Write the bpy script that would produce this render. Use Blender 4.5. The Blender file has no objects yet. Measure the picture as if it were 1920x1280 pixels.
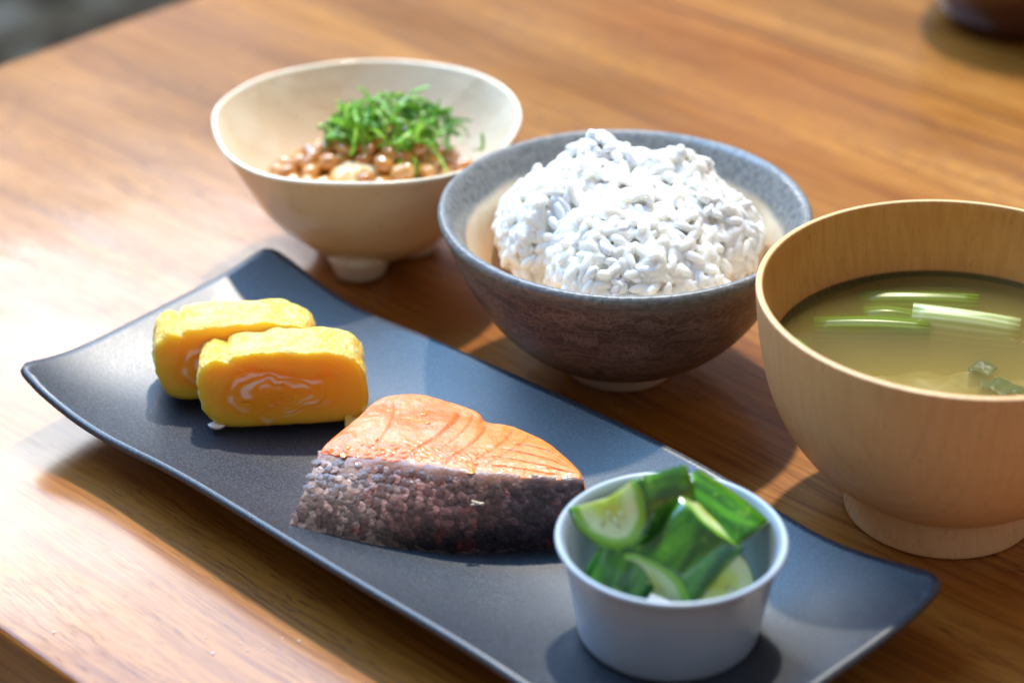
import bpy, bmesh, math, random
from mathutils import Vector, Matrix, Quaternion, noise as mnoise
R = math.radians
sc = bpy.context.scene
col = sc.collection

# ------------------------------------------------------------------ camera
cam_d = bpy.data.cameras.new('camera'); cam = bpy.data.objects.new('camera', cam_d); col.objects.link(cam)
cam.location = (0, 0, .42); cam.rotation_euler = (R(90 - 30.3), 0, 0)
cam_d.sensor_width = 36; cam_d.lens = 82.5; cam_d.clip_start = .02; cam_d.clip_end = 50
cam_d.dof.use_dof = True; cam_d.dof.focus_distance = .735; cam_d.dof.aperture_fstop = 6.2
sc.camera = cam

# ------------------------------------------------------------------ light
w = bpy.data.worlds.new('World'); sc.world = w; w.use_nodes = True
bg = w.node_tree.nodes['Background']; bg.inputs[0].default_value = (.94, .92, 1.0, 1); bg.inputs[1].default_value = .25

def aim(o, target):
    o.rotation_euler = (Vector(target) - o.location).to_track_quat('-Z', 'Y').to_euler()
def polar(az, el, d, t=(-.02, .62, 0)):
    az, el = R(az), R(el)
    return Vector(t) + Vector((math.sin(az) * math.cos(el), math.cos(az) * math.cos(el), math.sin(el))) * d
def area(name, az, el, d, sx, sy, rad, color, spread=180):
    l = bpy.data.lights.new(name, 'AREA'); l.shape = 'RECTANGLE'; l.size = sx; l.size_y = sy
    l.energy = rad * math.pi * sx * sy; l.color = color; l.spread = R(spread)
    o = bpy.data.objects.new(name, l); col.objects.link(o); o.location = polar(az, el, d); aim(o, (-.02, .62, 0)); return o
# low, hard daylight through the window behind the table
sl = bpy.data.lights.new('sunbeam_lamp', 'SPOT'); sl.energy = 920; sl.spot_size = R(35); sl.spot_blend = .2
sl.shadow_soft_size = .10; sl.color = (1, .89, .72)
so = bpy.data.objects.new('sunbeam_lamp', sl); col.objects.link(so); so.location = polar(9, 59, 5); aim(so, (0, .65, 0))
area('window_lamp', -19, 31, 2.2, .80, .46, 10.0, (.88, .93, 1))
area('wide_window_lamp', -36, 58, 2.4, 2.4, 1.5, 6.6, (.27, .57, 1.0))

sc.view_settings.view_transform = 'Standard'; sc.view_settings.look = 'None'
sc.view_settings.exposure = .55; sc.view_settings.gamma = 1; sc.view_settings.use_curve_mapping = False
sc.render.engine = 'CYCLES'
sc.cycles.use_denoising = True
sc.cycles.max_bounces = 14; sc.cycles.diffuse_bounces = 10; sc.cycles.transmission_bounces = 10; sc.cycles.transparent_max_bounces = 12; sc.cycles.volume_bounces = 2
sc.cycles.caustics_reflective = False; sc.cycles.caustics_refractive = False
sc.cycles.sample_clamp_indirect = 4

# ------------------------------------------------------------------ material helpers
class Mat:
    def __init__(s, name):
        s.m = bpy.data.materials.new(name); s.m.use_nodes = True; s.t = s.m.node_tree
        s.b = s.t.nodes['Principled BSDF']; s.out = s.t.nodes['Material Output']
        s._tc = None
    def n(s, kind, **kw):
        x = s.t.nodes.new('ShaderNode' + kind)
        for k, v in kw.items(): setattr(x, k, v)
        return x
    def link(s, a, b): s.t.links.new(a, b)
    def put(s, sock, v):
        if hasattr(v, 'is_output'): s.link(v, sock)
        elif isinstance(v, (tuple, list)) and len(v) == 3 and sock.type == 'RGBA': sock.default_value = (*v, 1)
        else: sock.default_value = v
    def obj(s):
        if not s._tc: s._tc = s.n('TexCoord')
        return s._tc.outputs['Object']
    def pos(s): return s.n('NewGeometry').outputs['Position']
    def rnd(s): return s.n('ObjectInfo').outputs['Random']
    def map(s, v, scale=(1, 1, 1), loc=(0, 0, 0), rot=(0, 0, 0)):
        x = s.n('Mapping'); s.put(x.inputs[0], v); s.put(x.inputs['Scale'], scale); s.put(x.inputs['Location'], loc); s.put(x.inputs['Rotation'], rot); return x.outputs[0]
    def noise(s, v, scale, detail=3, rough=.55, dist=0):
        x = s.n('TexNoise'); s.put(x.inputs['Vector'], v); s.put(x.inputs['Scale'], scale); x.inputs['Detail'].default_value = detail
        x.inputs['Roughness'].default_value = rough; x.inputs['Distortion'].default_value = dist; return x.outputs['Fac']
    def vor(s, v, scale, feature='F1', out='Distance', rand=1):
        x = s.n('TexVoronoi', feature=feature); s.put(x.inputs['Vector'], v); x.inputs['Scale'].default_value = scale; x.inputs['Randomness'].default_value = rand; return x.outputs[out]
    def ramp(s, f, stops, interp='LINEAR'):
        x = s.n('ValToRGB'); s.put(x.inputs[0], f); cr = x.color_ramp; cr.interpolation = interp
        while len(cr.elements) < len(stops): cr.elements.new(.5)
        for el, (p, c) in zip(cr.elements, stops):
            el.position = p; el.color = (*c, 1) if len(c) == 3 else c
        return x.outputs[0]
    def rng(s, f, a, b, c=0, d=1, smooth=True):
        x = s.n('MapRange'); x.interpolation_type = 'SMOOTHSTEP' if smooth else 'LINEAR'; s.put(x.inputs[0], f)
        for i, v in zip((1, 2, 3, 4), (a, b, c, d)): s.put(x.inputs[i], v)
        return x.outputs[0]
    def mix(s, f, a, b, mode='MIX'):
        x = s.n('MixRGB', blend_type=mode); s.put(x.inputs[0], f); s.put(x.inputs[1], a); s.put(x.inputs[2], b); return x.outputs[0]
    def math(s, op, a, b=0., c=0.):
        x = s.n('Math', operation=op); s.put(x.inputs[0], a); s.put(x.inputs[1], b); s.put(x.inputs[2], c); return x.outputs[0]
    def xyz(s, v):
        x = s.n('SeparateXYZ'); s.put(x.inputs[0], v); return x.outputs
    def comb(s, x, y, z):
        c = s.n('CombineXYZ'); s.put(c.inputs[0], x); s.put(c.inputs[1], y); s.put(c.inputs[2], z); return c.outputs[0]
    def vadd(s, a, b, op='ADD'):
        x = s.n('VectorMath', operation=op); s.put(x.inputs[0], a); s.put(x.inputs[1], b); return x.outputs[0]
    def bump(s, h, strength=.5, dist=.001, nrm=None):
        x = s.n('Bump'); s.put(x.inputs['Height'], h); s.put(x.inputs['Strength'], strength); x.inputs['Distance'].default_value = dist
        if nrm is not None: s.link(nrm, x.inputs['Normal'])
        return x.outputs[0]
    def set(s, **kw):
        names = dict(color='Base Color', rough='Roughness', spec='Specular IOR Level', metal='Metallic', normal='Normal', sss='Subsurface Weight',
                     sssr='Subsurface Radius', ssss='Subsurface Scale', coat='Coat Weight', coatr='Coat Roughness', coatn='Coat Normal', trans='Transmission Weight', ior='IOR', sheen='Sheen Weight', alpha='Alpha')
        for k, v in kw.items(): s.put(s.b.inputs[names[k]], v)
        return s.m

def wood_material():
    k = Mat('oiled_table_wood'); r = k.rnd()
    off = k.comb(k.math('MULTIPLY', r, 7.3), k.math('MULTIPLY', r, 3.1), 0)
    p = k.vadd(k.obj(), off)
    warp = k.noise(k.map(p, (2.2, 9, 9)), 1.0, 3)
    yy = k.math('ADD', k.xyz(p)[1], k.math('MULTIPLY', warp, .045))
    q = k.comb(k.xyz(p)[0], yy, k.xyz(p)[2])
    fig = k.noise(k.map(q, (1.5, 26, 26)), 1.0, 4, .6)
    fine = k.noise(k.map(q, (16, 480, 480)), 1.0, 4, .7)
    c = k.ramp(fig, [(.22, (.15, .062, .014)), (.42, (.27, .127, .032)), (.58, (.39, .203, .056)), (.8, (.50, .295, .10))])
    c = k.mix(k.rng(fine, .32, .62, .85, 0), c, k.mix(1, c, (.40, .29, .22), 'MULTIPLY'))
    pore = k.noise(k.map(q, (130, 1500, 1500)), 1.0, 2, .5)
    pm = k.math('MULTIPLY', k.rng(pore, .56, .64), k.rng(k.noise(k.map(q, (5, 40, 40)), 1, 2), .42, .62))
    c = k.mix(k.math('MULTIPLY', pm, .85), c, (.055, .022, .008))
    big = k.noise(k.map(p, (3, 5, 5)), 1.0, 2)
    c = k.mix(k.rng(big, .35, .7, 0, .35), c, (.32, .105, .022))
    c = k.mix(1, c, (1.08, .90, .58), 'MULTIPLY')
    tone = k.math('ADD', .92, k.math('MULTIPLY', r, .16))
    c = k.mix(1, c, k.comb(tone, tone, tone), 'MULTIPLY')
    smear = k.noise(k.map(p, (9, 9, 9)), 1.0, 5, .6)
    spots = k.noise(k.map(p, (70, 70, 70)), 1.0, 3, .6)
    rough = k.math('ADD', k.rng(smear, .3, .7, .26, .40), k.rng(spots, .5, .75, 0, .07))
    h = k.math('ADD', k.math('MULTIPLY', pm, -.6), k.math('MULTIPLY', fine, .35))
    nb = k.bump(h, .25, .0006)
    wav = k.bump(k.noise(k.map(p, (22, 40, 40)), 1.0, 2), .10, .002)
    # thin scratches and scuffs in the varnish
    return k.set(color=c, rough=rough, spec=.18, normal=nb, coat=.55, coatr=k.rng(smear, .3, .7, .10, .20), coatn=wav)

def ceramic(name, color, rough=.3, bump=.15, bscale=90, spec=.5):
    k = Mat(name); p = k.obj()
    n = k.noise(p, bscale, 3); n2 = k.noise(p, bscale * 6, 2)
    c = k.mix(k.rng(n, .3, .7, 0, .25), color, tuple(v * .8 for v in color))
    return k.set(color=c, rough=k.rng(n2, .3, .7, rough * .8, rough * 1.2), spec=spec, normal=k.bump(n, bump, .001))

def plate_material():
    k = Mat('satin_black_glaze'); p = k.obj()
    sp = k.noise(p, 2600, 2, .5); sp2 = k.noise(p, 1500, 2, .5); big = k.noise(p, 26, 3)
    c = k.mix(k.rng(sp2, .42, .68), (.010, .015, .023), (.045, .058, .080))
    c = k.mix(k.rng(big, .35, .7, 0, .35), c, (.018, .025, .036))
    rough = k.math('ADD', k.rng(sp, .3, .7, .33, .45), k.rng(big, .3, .7, 0, .05))
    h = k.math('ADD', k.math('MULTIPLY', sp2, .7), k.math('MULTIPLY', sp, .3))
    return k.set(color=c, rough=rough, spec=.7, normal=k.bump(h, .10, .0007))

# ------------------------------------------------------------------ mesh helpers
def tag(o, label=None, cat=None, group=None, kind=None):
    for kk, v in (('label', label), ('category', cat), ('group', group), ('kind', kind)):
        if v: o[kk] = v
    return o
def empty(name, loc=(0, 0, 0), rot=(0, 0, 0)):
    o = bpy.data.objects.new(name, None); col.objects.link(o); o.location = loc; o.rotation_euler = rot; o.empty_display_size = .01; return o
def link(name, me, mats=(), parent=None, smooth=True, loc=None, rot=None):
    o = bpy.data.objects.new(name, me); col.objects.link(o)
    for m in (mats if isinstance(mats, (list, tuple)) else [mats]):
        if m.name not in [x.name for x in me.materials if x]: me.materials.append(m)
    if smooth: me.polygons.foreach_set('use_smooth', [True] * len(me.polygons))
    if parent: o.parent = parent
    if loc is not None: o.location = loc
    if rot is not None: o.rotation_euler = rot
    return o
def mesh(name, v, f, mi=None):
    me = bpy.data.meshes.new(name); me.from_pydata([tuple(x) for x in v], [], f); me.update()
    if mi: me.polygons.foreach_set('material_index', mi)
    return me
def fix(me):
    bm = bmesh.new(); bm.from_mesh(me); bmesh.ops.remove_doubles(bm, verts=bm.verts, dist=1e-6); bmesh.ops.recalc_face_normals(bm, faces=bm.faces); bm.to_mesh(me); bm.free(); return me
def smoothpts(pts, n=6):
    out = []
    P = [pts[0]] + list(pts) + [pts[-1]]
    for i in range(1, len(P) - 2):
        a, b, c, d = [Vector(x) for x in P[i - 1:i + 3]]
        for j in range(n):
            t = j / n
            out.append(.5 * ((2 * b) + (c - a) * t + (2 * a - 5 * b + 4 * c - d) * t * t + (3 * b - a - 3 * c + d) * t ** 3))
    out.append(Vector(pts[-1])); return out
def lathe(name, prof, segs=96, fn=None, matsel=None):
    """prof: list of (r, z); closed on the axis where r is 0."""
    v, f, mi = [], [], []
    for (r, z) in prof:
        for j in range(segs):
            a = 2 * math.pi * j / segs
            p = Vector((r * math.cos(a), r * math.sin(a), z))
            if fn: p = fn(p, a, r, z)
            v.append(p)
    for i in range(len(prof) - 1):
        for j in range(segs):
            j2 = (j + 1) % segs
            f.append((i * segs + j, i * segs + j2, (i + 1) * segs + j2, (i + 1) * segs + j)); mi.append(matsel(i) if matsel else 0)
    return fix(mesh(name, v, f, mi))
def box(name, size, bev=.0008, seg=2, center=(0, 0, 0)):
    bm = bmesh.new(); bmesh.ops.create_cube(bm, size=1)
    for q in bm.verts: q.co = Vector((q.co.x * size[0], q.co.y * size[1], q.co.z * size[2])) + Vector(center)
    if bev: bmesh.ops.bevel(bm, geom=bm.edges[:], offset=bev, segments=seg, affect='EDGES', profile=.5)
    me = bpy.data.meshes.new(name); bm.to_mesh(me); bm.free(); return me
def ball(name, sx, sy, sz, u=10, v=7, fn=None):
    bm = bmesh.new(); bmesh.ops.create_uvsphere(bm, u_segments=u, v_segments=v, radius=1)
    for q in bm.verts:
        c = q.co.copy(); c = Vector((c.x * sx, c.y * sy, c.z * sz)); q.co = fn(c) if fn else c
    me = bpy.data.meshes.new(name); bm.to_mesh(me); bm.free(); return me
def nz(p, s, o=0): return mnoise.noise(Vector((p[0] * s + o, p[1] * s + o * .7, p[2] * s - o)))

# plate / table frame: u along the plate, v across it (away from the camera)
EU = Vector((.72712507, -.68650501, 0)); EV = Vector((.68650501, .72712507, 0)); PC = Vector((-.0200, .6040, 0))
YAW = math.atan2(EU.y, EU.x)
HU, HV = .1435, .0562
def pz(u, v):
    a, b = abs(u / HU), abs(v / HV)
    ru = .0118 * max(0, (a - .60) / .40) ** 1.8; rv = .0118 * max(0, (b - .1) / .9) ** 2
    # the long edges sag beside the corners before they flare up
    ru_c = math.exp(-((a - .70) / .20) ** 2) * max(0, (b - .35) / .65) ** 2
    return .0085 + math.hypot(ru, rv) - .0032 * ru_c + .0012 * (a * b) ** 6
def plate_z(x, y):
    q = Vector((x, y, 0)) - PC; return pz(q.dot(EU), q.dot(EV))

# ------------------------------------------------------------------ floor, table
k = Mat('mottled_floor'); p = k.pos()
n1 = k.noise(p, 10, 3, .6); n2 = k.noise(p, 17, 3)
c = k.ramp(n1, [(.38, (.012, .007, .004)), (.46, (.06, .035, .018)), (.53, (.14, .10, .05)), (.64, (.28, .25, .19))])
c = k.mix(k.rng(n2, .55, .75, 0, .6), c, (.03, .035, .02))
FLOOR = k.set(color=c, rough=.8)
o = link('floor', box('floor', (14, 14, .04), 0, center=(0, 2, -.74)), FLOOR, smooth=False); tag(o, kind='structure')

WOOD = wood_material()
tbl = empty('table', PC + Vector((0, 0, -.72)), (0, 0, YAW))
tag(tbl, 'oiled brown wooden dining table under the whole meal', 'table')
joints = [-.1277, .376, .5665, .757, .9475]
U0, U1 = -.3965, .9
for i in range(len(joints) - 1):
    a, b = joints[i] + .00002, joints[i + 1] - .00002
    me = box('board', (U1 - U0, b - a, .027), .0022 if i == 0 else .00012, 3 if i == 0 else 1)
    o = link('board', me, WOOD, tbl, smooth=False, loc=((U0 + U1) / 2, (a + b) / 2, .72 - .0135))
for (x, y) in ((U0 + .07, joints[0] + .08), (U1 - .08, joints[0] + .08), (U0 + .07, joints[-1] - .08), (U1 - .08, joints[-1] - .08)):
    link('leg', box('leg', (.06, .06, .692), .004, 2), WOOD, tbl, smooth=False, loc=(x, y, .346))
link('apron', box('apron', (U1 - U0 - .2, .022, .07), .002, 1), WOOD, tbl, smooth=False, loc=((U0 + U1) / 2, joints[0] + .06, .657))

# ------------------------------------------------------------------ plate
def make_plate():
    NA, NB = 120, 60; T = .0042
    v, f = [], []
    def pt(i, j, side):
        a, b = -1 + 2 * i / NA, -1 + 2 * j / NB
        m = max(abs(a), abs(b)); p = 24.
        if m > 0:
            s = m / (abs(a) ** p + abs(b) ** p) ** (1 / p); a, b = a * s, b * s
        u, vv = a * HU * 1.012, b * HV * 1.012
        # slight hand-made sway of the outline
        u += .0012 * math.sin(vv * 38) * a; vv += .0010 * math.sin(u * 31 + .8) * b
        z = pz(u / 1.012, vv / 1.012)
        if side: # underside, pulled in a little below the lip
            z -= T; u *= .988; vv *= .975
        return Vector((u, vv, z))
    for side in (0, 1):
        for j in range(NB + 1):
            for i in range(NA + 1): v.append(pt(i, j, side))
    W = NA + 1; S = W * (NB + 1)
    for j in range(NB):
        for i in range(NA):
            a = j * W + i
            f.append((a, a + 1, a + W + 1, a + W)); f.append((S + a, S + a + W, S + a + W + 1, S + a + 1))
    ring = [i for i in range(NA)] + [NA + j * W for j in range(NB)] + [NB * W + i for i in range(NA, 0, -1)] + [j * W for j in range(NB, 0, -1)]
    # rounded lip: one intermediate loop pushed outwards
    mid = []
    for q in ring:
        c_ = (v[q] + v[S + q]) / 2; d = Vector((v[q].x / HU ** 1.0, v[q].y / HV, 0)); d = Vector((d.x if abs(d.x) > .93 else 0, d.y if abs(d.y) > .93 else 0, 0))
        if d.length: d.normalize()
        mid.append(len(v)); v.append(Vector((v[q].x, v[q].y, c_.z + .0004)) + d * .0011)
    L = len(ring)
    for i in range(L):
        a, b = ring[i], ring[(i + 1) % L]
        f.append((a, mid[i], mid[(i + 1) % L], b)); f.append((mid[i], S + a, S + b, mid[(i + 1) % L]))
    return fix(mesh('plate', v, f))
PLATE = plate_material()
plate = empty('serving_plate', PC, (0, 0, YAW)); tag(plate, 'long black satin rectangular plate with upturned corners holding fish and omelette', 'plate')
link('dish', make_plate(), PLATE, plate)
ft = box('foot_ring', (.15, .052, .0058), .0015, 2); link('foot_ring', ft, PLATE, plate, loc=(0, 0, .0029))

# ------------------------------------------------------------------ rice bowl
RB = Vector((.0376, .703, 0))
def rice_bowl_material():
    k = Mat('brown_crackle_glaze'); p = k.obj(); X = k.xyz(p); z = X[2]
    st = k.map(p, (130, 130, 330))
    nn = k.n('TexNoise'); k.put(nn.inputs['Vector'], p); nn.inputs['Scale'].default_value = 60
    q = k.vadd(st, k.vadd(nn.outputs['Color'], (4.5, 4.5, 4.5), 'MULTIPLY'))
    edge = k.vor(q, 1.0, 'DISTANCE_TO_EDGE'); cell = k.vor(q, 1.0, 'F1', 'Color')
    cl = k.xyz(cell)[0]
    big = k.noise(k.map(p, (16, 16, 60)), 1, 4, .6); fine = k.noise(p, 900, 2)
    c = k.ramp(k.math('ADD', k.math('MULTIPLY', big, .86), k.math('MULTIPLY', cl, .14)), [(.32, (.062, .045, .043)), (.5, (.145, .106, .100)), (.66, (.25, .198, .185))])
    c = k.mix(k.rng(edge, .0, .10, .24, 0), c, (.36, .28, .25))
    c = k.mix(k.rng(fine, .50, .66, 0, .6), c, (.040, .026, .026))
    grey = k.mix(k.rng(k.noise(p, 500, 3), .35, .65), (.135, .143, .146), (.205, .21, .208))
    rimn = k.math('ADD', z, k.math('MULTIPLY', k.math('SUBTRACT', k.noise(p, 55, 3), .5), .005))
    c = k.mix(k.rng(rimn, .0535, .0575), c, grey)
    h = k.math('ADD', k.math('MULTIPLY', k.rng(edge, 0, .16), .5), k.math('ADD', k.math('MULTIPLY', big, .6), k.math('MULTIPLY', fine, .12)))
    return k.set(color=c, rough=k.rng(big, .3, .7, .30, .46), spec=.5, normal=k.bump(h, .16, .0009))
def rice_inner_material():
    k = Mat('cream_inner_glaze'); p = k.obj(); z = k.xyz(p)[2]
    n = k.noise(p, 60, 4, .6); f = k.noise(p, 500, 3)
    cream = k.mix(k.rng(n, .3, .7), (.70, .54, .36), (.78, .67, .50))
    cream = k.mix(k.rng(z, .050, .022, 0, .7), cream, (.72, .36, .10))
    grey = k.mix(k.rng(f, .3, .65), (.13, .138, .140), (.22, .225, .222))
    zz = k.math('ADD', z, k.math('MULTIPLY', k.math('SUBTRACT', n, .5), .004))
    c = k.mix(k.rng(zz, .0497, .0535), cream, grey)
    crk = k.vor(k.map(p, (1, 1, 1)), 95, 'DISTANCE_TO_EDGE')
    return k.set(color=c, rough=.27, spec=.6, normal=k.bump(k.math('ADD', k.math('MULTIPLY', f, .4), k.rng(crk, 0, .03)), .12, .0008))
rb = empty('rice_bowl', RB); tag(rb, 'brown crackle-glazed bowl with grey rim filled with white rice', 'bowl')
outer = smoothpts([(.0195, .0072, 0), (.032, .0120, 0), (.0425, .0205, 0), (.0508, .0320, 0), (.0568, .0440, 0), (.0598, .0520, 0), (.0612, .0555, 0), (.0626, .0580, 0), (.0630, .0598, 0), (.0620, .0613, 0), (.0605, .0614, 0)], 5)
inner = smoothpts([(.0605, .0614, 0), (.0585, .0598, 0), (.0553, .0550, 0), (.0530, .0500, 0), (.0490, .0400, 0), (.0430, .0290, 0), (.033, .0185, 0), (.018, .0125, 0), (.0, .0115, 0)], 5)
def wob(p, a, r, z):
    s = 1 + .006 * math.sin(a * 3 + z * 40) * min(1, z / .03) + .004 * nz(p, 60); return Vector((p.x * s, p.y * s, p.z + .0006 * math.sin(2 * a + 1) * (z / .06)))
n_out = len(outer)
prof = [(.0, .0072)] + [(q.x, q.y) for q in outer] + [(q.x, q.y) for q in inner[1:]]
link('body', lathe('body', prof, 128, wob, lambda i: 0 if i < n_out + 1 else 1), [rice_bowl_material(), rice_inner_material()], rb)
RAW = ceramic('raw_clay', (.66, .52, .38), .75, .3, 300)
fr = [(.0, .0050), (.0150, .0050), (.0158, .0004), (.0170, 0), (.0186, 0), (.0192, .0008), (.0197, .0060), (.0205, .0095), (.0, .0095)]
link('foot_ring', lathe('foot_ring', fr, 72), RAW, rb)

# cooked rice: body of the mound plus grains
k = Mat('cooked_rice'); p = k.pos(); r = k.rnd()
c = k.mix(k.rng(k.noise(p, 130, 2), .3, .7), (.85, .84, .81), (.83, .81, .75))
RICE = k.set(color=c, rough=.24, spec=.4, sss=1.0, sssr=(1, .88, .70), ssss=.0042)
k = Mat('loose_rice_grain'); GRAIN = k.set(color=(.93, .93, .91), rough=.24, spec=.4, sss=.8, sssr=(1, .9, .75), ssss=.0007)
rng = random.Random(11)
MC = Vector((.0005, .002))
def rice_h(x, y):
    """height of the mound above the table in bowl coordinates, or None outside."""
    a = math.atan2(y - MC.y, x - MC.x)
    ro = .0445 + .0022 * math.sin(3 * a + .6) + .0016 * math.sin(7 * a + 2) + .0009 * math.sin(13 * a)
    # the front-left is scooped away
    da = math.atan2(math.sin(a - R(216)), math.cos(a - R(216))); ro -= .0085 * math.exp(-(da / .33) ** 2)
    d = math.hypot(x - MC.x, y - MC.y) / ro
    if d >= 1: return None
    h = .0445 + .0225 * (1 - d ** 2.6) ** .62
    for (px, py, s, k_) in ((-.0095, .0215, .0072, .0080), (.0220, .0185, .0090, .0062), (.006, .016, .008, .0035), (-.030, -.004, .009, .002), (.034, -.006, .008, .0035), (-.014, -.022, .010, .003), (.014, -.012, .011, .0015), (-.020, .006, .010, .0035)):
        h += k_ * math.exp(-((x - px) ** 2 + (y - py) ** 2) / (2 * s * s))
    h += .0034 * nz((x, y, 0), 105, 3) + .0015 * nz((x, y, 0), 190, 5) + .0012 * nz((x, y, 1), 330, 8)
    return h
def rice_n(x, y, e_=.0012):
    h0 = rice_h(x, y); hx = rice_h(x + e_, y); hy = rice_h(x, y + e_)
    if hx is None or hy is None: return Vector((x - MC.x, y - MC.y, .012)).normalized()
    return Vector((-(hx - h0) / e_, -(hy - h0) / e_, 1)).normalized()
rice = empty('cooked_rice', RB + Vector((0, 0, .012))); tag(rice, 'heap of glossy cooked white rice in the brown glazed bowl', 'rice')
v, f = [], []; NR, NS = 26, 72
for i in range(NR + 1):
    for j in range(NS):
        a = 2 * math.pi * j / NS; d = .997 * (i / NR) ** .8
        lo, hi = 0, .06
        for _ in range(22):
            m_ = (lo + hi) / 2
            if rice_h(MC.x + m_ * math.cos(a), MC.y + m_ * math.sin(a)) is None: hi = m_
            else: lo = m_
        x, y = MC.x + d * lo * math.cos(a), MC.y + d * lo * math.sin(a)
        v.append(Vector((x, y, (rice_h(x, y) or .045) - .0015 - .012)))
for j in range(NS): q = v[NR * NS + j]; v.append(Vector((q.x * .80, q.y * .80, .034 - .012)))
for j in range(NS): q = v[NR * NS + j]; v.append(Vector((q.x * .30, q.y * .30, .018 - .012)))
for i in range(NR + 2):
    for j in range(NS): j2 = (j + 1) % NS; f.append((i * NS + j, (i + 1) * NS + j, (i + 1) * NS + j2, i * NS + j2))
f.append(tuple((NR + 2) * NS + j for j in range(NS))); mound_v, mound_f = v, f
def grain_mesh(i):
    g = random.Random(i); bend = g.uniform(-.22, .22); L = g.uniform(.0037, .0045); W = g.uniform(.00155, .00180)
    def fn(c):
        t = c.x / L; s = 1 - .12 * t; return Vector((c.x, c.y * s + bend * .0011 * t * t, c.z * s - .0002 * t * t))
    return ball('grain', L, W, W * .9, 10, 10, fn)
grains = [grain_mesh(i) for i in range(7)]
for g in grains: g.transform(Matrix.Rotation(math.pi / 2, 4, 'Y') @ Matrix.Identity(4)) if False else None
def grain_xf(x, y, lift):
    nrm = rice_n(x, y); h = rice_h(x, y)
    t = Vector((rng.gauss(0, 1), rng.gauss(0, 1), rng.gauss(0, 1))); t -= nrm * t.dot(nrm); t.normalize()
    t = (t + nrm * rng.gauss(0, .24)).normalized(); b = nrm.cross(t).normalized(); n3 = t.cross(b)
    s = rng.uniform(.86, 1.12)
    M_ = Matrix((t * s, b * s, n3 * s)).transposed().to_4x4(); M_.translation = Vector((x, y, h + lift - .012)) ; return M_, nrm
pts = []
tries = 0
cell = {}
while len(pts) < 1000 and tries < 60000:
    tries += 1
    a = rng.uniform(0, 2 * math.pi); d = .050 * math.sqrt(rng.random()); x, y = MC.x + d * math.cos(a), MC.y + d * math.sin(a)
    if rice_h(x, y) is None: continue
    nrm = rice_n(x, y)
    if nrm.dot(Vector((0, -.84, .54))) < -.25: continue
    key = (int(x / .0026), int(y / .0026))
    if cell.get(key, 0) >= (1 if nrm.z > .6 else 4): continue
    cell[key] = cell.get(key, 0) + 1; pts.append((x, y, nrm))
# clumps of grains that stand up along the silhouette
extra = []
for (px, py, nn_) in ((-.0095, .0215, 16), (.0220, .0185, 12), (.036, -.004, 8), (-.042, -.006, 8), (-.012, .024, 8), (.0, .018, 6)):
    for _ in range(nn_):
        x, y = px + rng.gauss(0, .0042), py + rng.gauss(0, .0036)
        if rice_h(x, y) is not None: extra.append((x, y))
vis = []
for (x, y, nrm) in pts:
    M_, nn_ = grain_xf(x, y, rng.uniform(-.0006, .0018)); vis.append((nn_.dot(Vector((0, -.84, .54))) + rng.uniform(-.3, .3), M_))
for (x, y) in extra:
    M_, nn_ = grain_xf(x, y, rng.uniform(.0012, .0030)); vis.append((2, M_))
vis.sort(key=lambda q: -q[0])
for (s_, M_) in vis[:90]:
    o = link('grain', rng.choice(grains), GRAIN, rice, smooth=False); o.matrix_local = M_
for g in grains: g.polygons.foreach_set('use_smooth', [True] * len(g.polygons))
v, f = list(mound_v), list(mound_f)
for (s_, M_) in vis[90:]:
    g = rng.choice(grains); b0 = len(v)
    v += [M_ @ q.co for q in g.vertices]; f += [tuple(b0 + i for i in pl.vertices) for pl in g.polygons]
for _ in range(330):   # grains on the steep side of the heap
    j = rng.randrange(NS); t = rng.random() ** .8; A_, B_ = mound_v[26 * NS + j], mound_v[27 * NS + j]
    if A_.y > .012: continue
    q = A_.lerp(B_, t); nrm = Vector((q.x - MC.x, q.y - MC.y, .006)).normalized(); tv = Vector((rng.gauss(0, 1), rng.gauss(0, 1), rng.gauss(0, 1))); tv -= nrm * tv.dot(nrm); tv.normalize(); bv = nrm.cross(tv)
    M_ = Matrix((tv, bv, nrm)).transposed().to_4x4(); M_.translation = q + nrm * rng.uniform(-.0002, .0010); g = rng.choice(grains); b0 = len(v)
    v += [M_ @ z_.co for z_ in g.vertices]; f += [tuple(b0 + i for i in pl.vertices) for pl in g.polygons]
o = link('grain_mass', fix(mesh('grain_mass', v, f)), RICE, rice); tag(o, kind='stuff')
pass; md = o.modifiers.new('sticky', 'REMESH'); md.mode = 'VOXEL'; md.voxel_size = .00026; md.use_smooth_shade = True
md = o.modifiers.new('round', 'SMOOTH'); md.factor = .5; md.iterations = 3

# ------------------------------------------------------------------ ivory bowl with fermented beans
NB_ = Vector((-.0529, .7845, 0))
k = Mat('ivory_glaze'); p = k.obj(); n = k.noise(p, 45, 3); n2 = k.noise(p, 260, 3)
c = k.mix(k.rng(n, .3, .7), (.84, .70, .50), (.88, .78, .60)); c = k.mix(k.rng(n2, .62, .75, 0, .3), c, (.50, .33, .18))
fac = k.vor(k.map(p, (38, 38, 26)), 1.0, 'F1')
IV = k.set(color=c, rough=.20, spec=.55, coat=.4, coatr=.08, normal=k.bump(k.math('ADD', fac, k.math('MULTIPLY', n, .7)), .45, .0030))
nb = empty('natto_bowl', NB_); tag(nb, 'ivory three-footed ceramic bowl behind the rice holding fermented soybeans', 'bowl')
outer = smoothpts([(.0, .0035, 0), (.012, .0038, 0), (.0225, .0080, 0), (.0335, .0172, 0), (.0425, .0285, 0), (.0500, .0410, 0), (.0550, .0520, 0), (.0563, .0552, 0), (.0558, .0563, 0)], 5)
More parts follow.
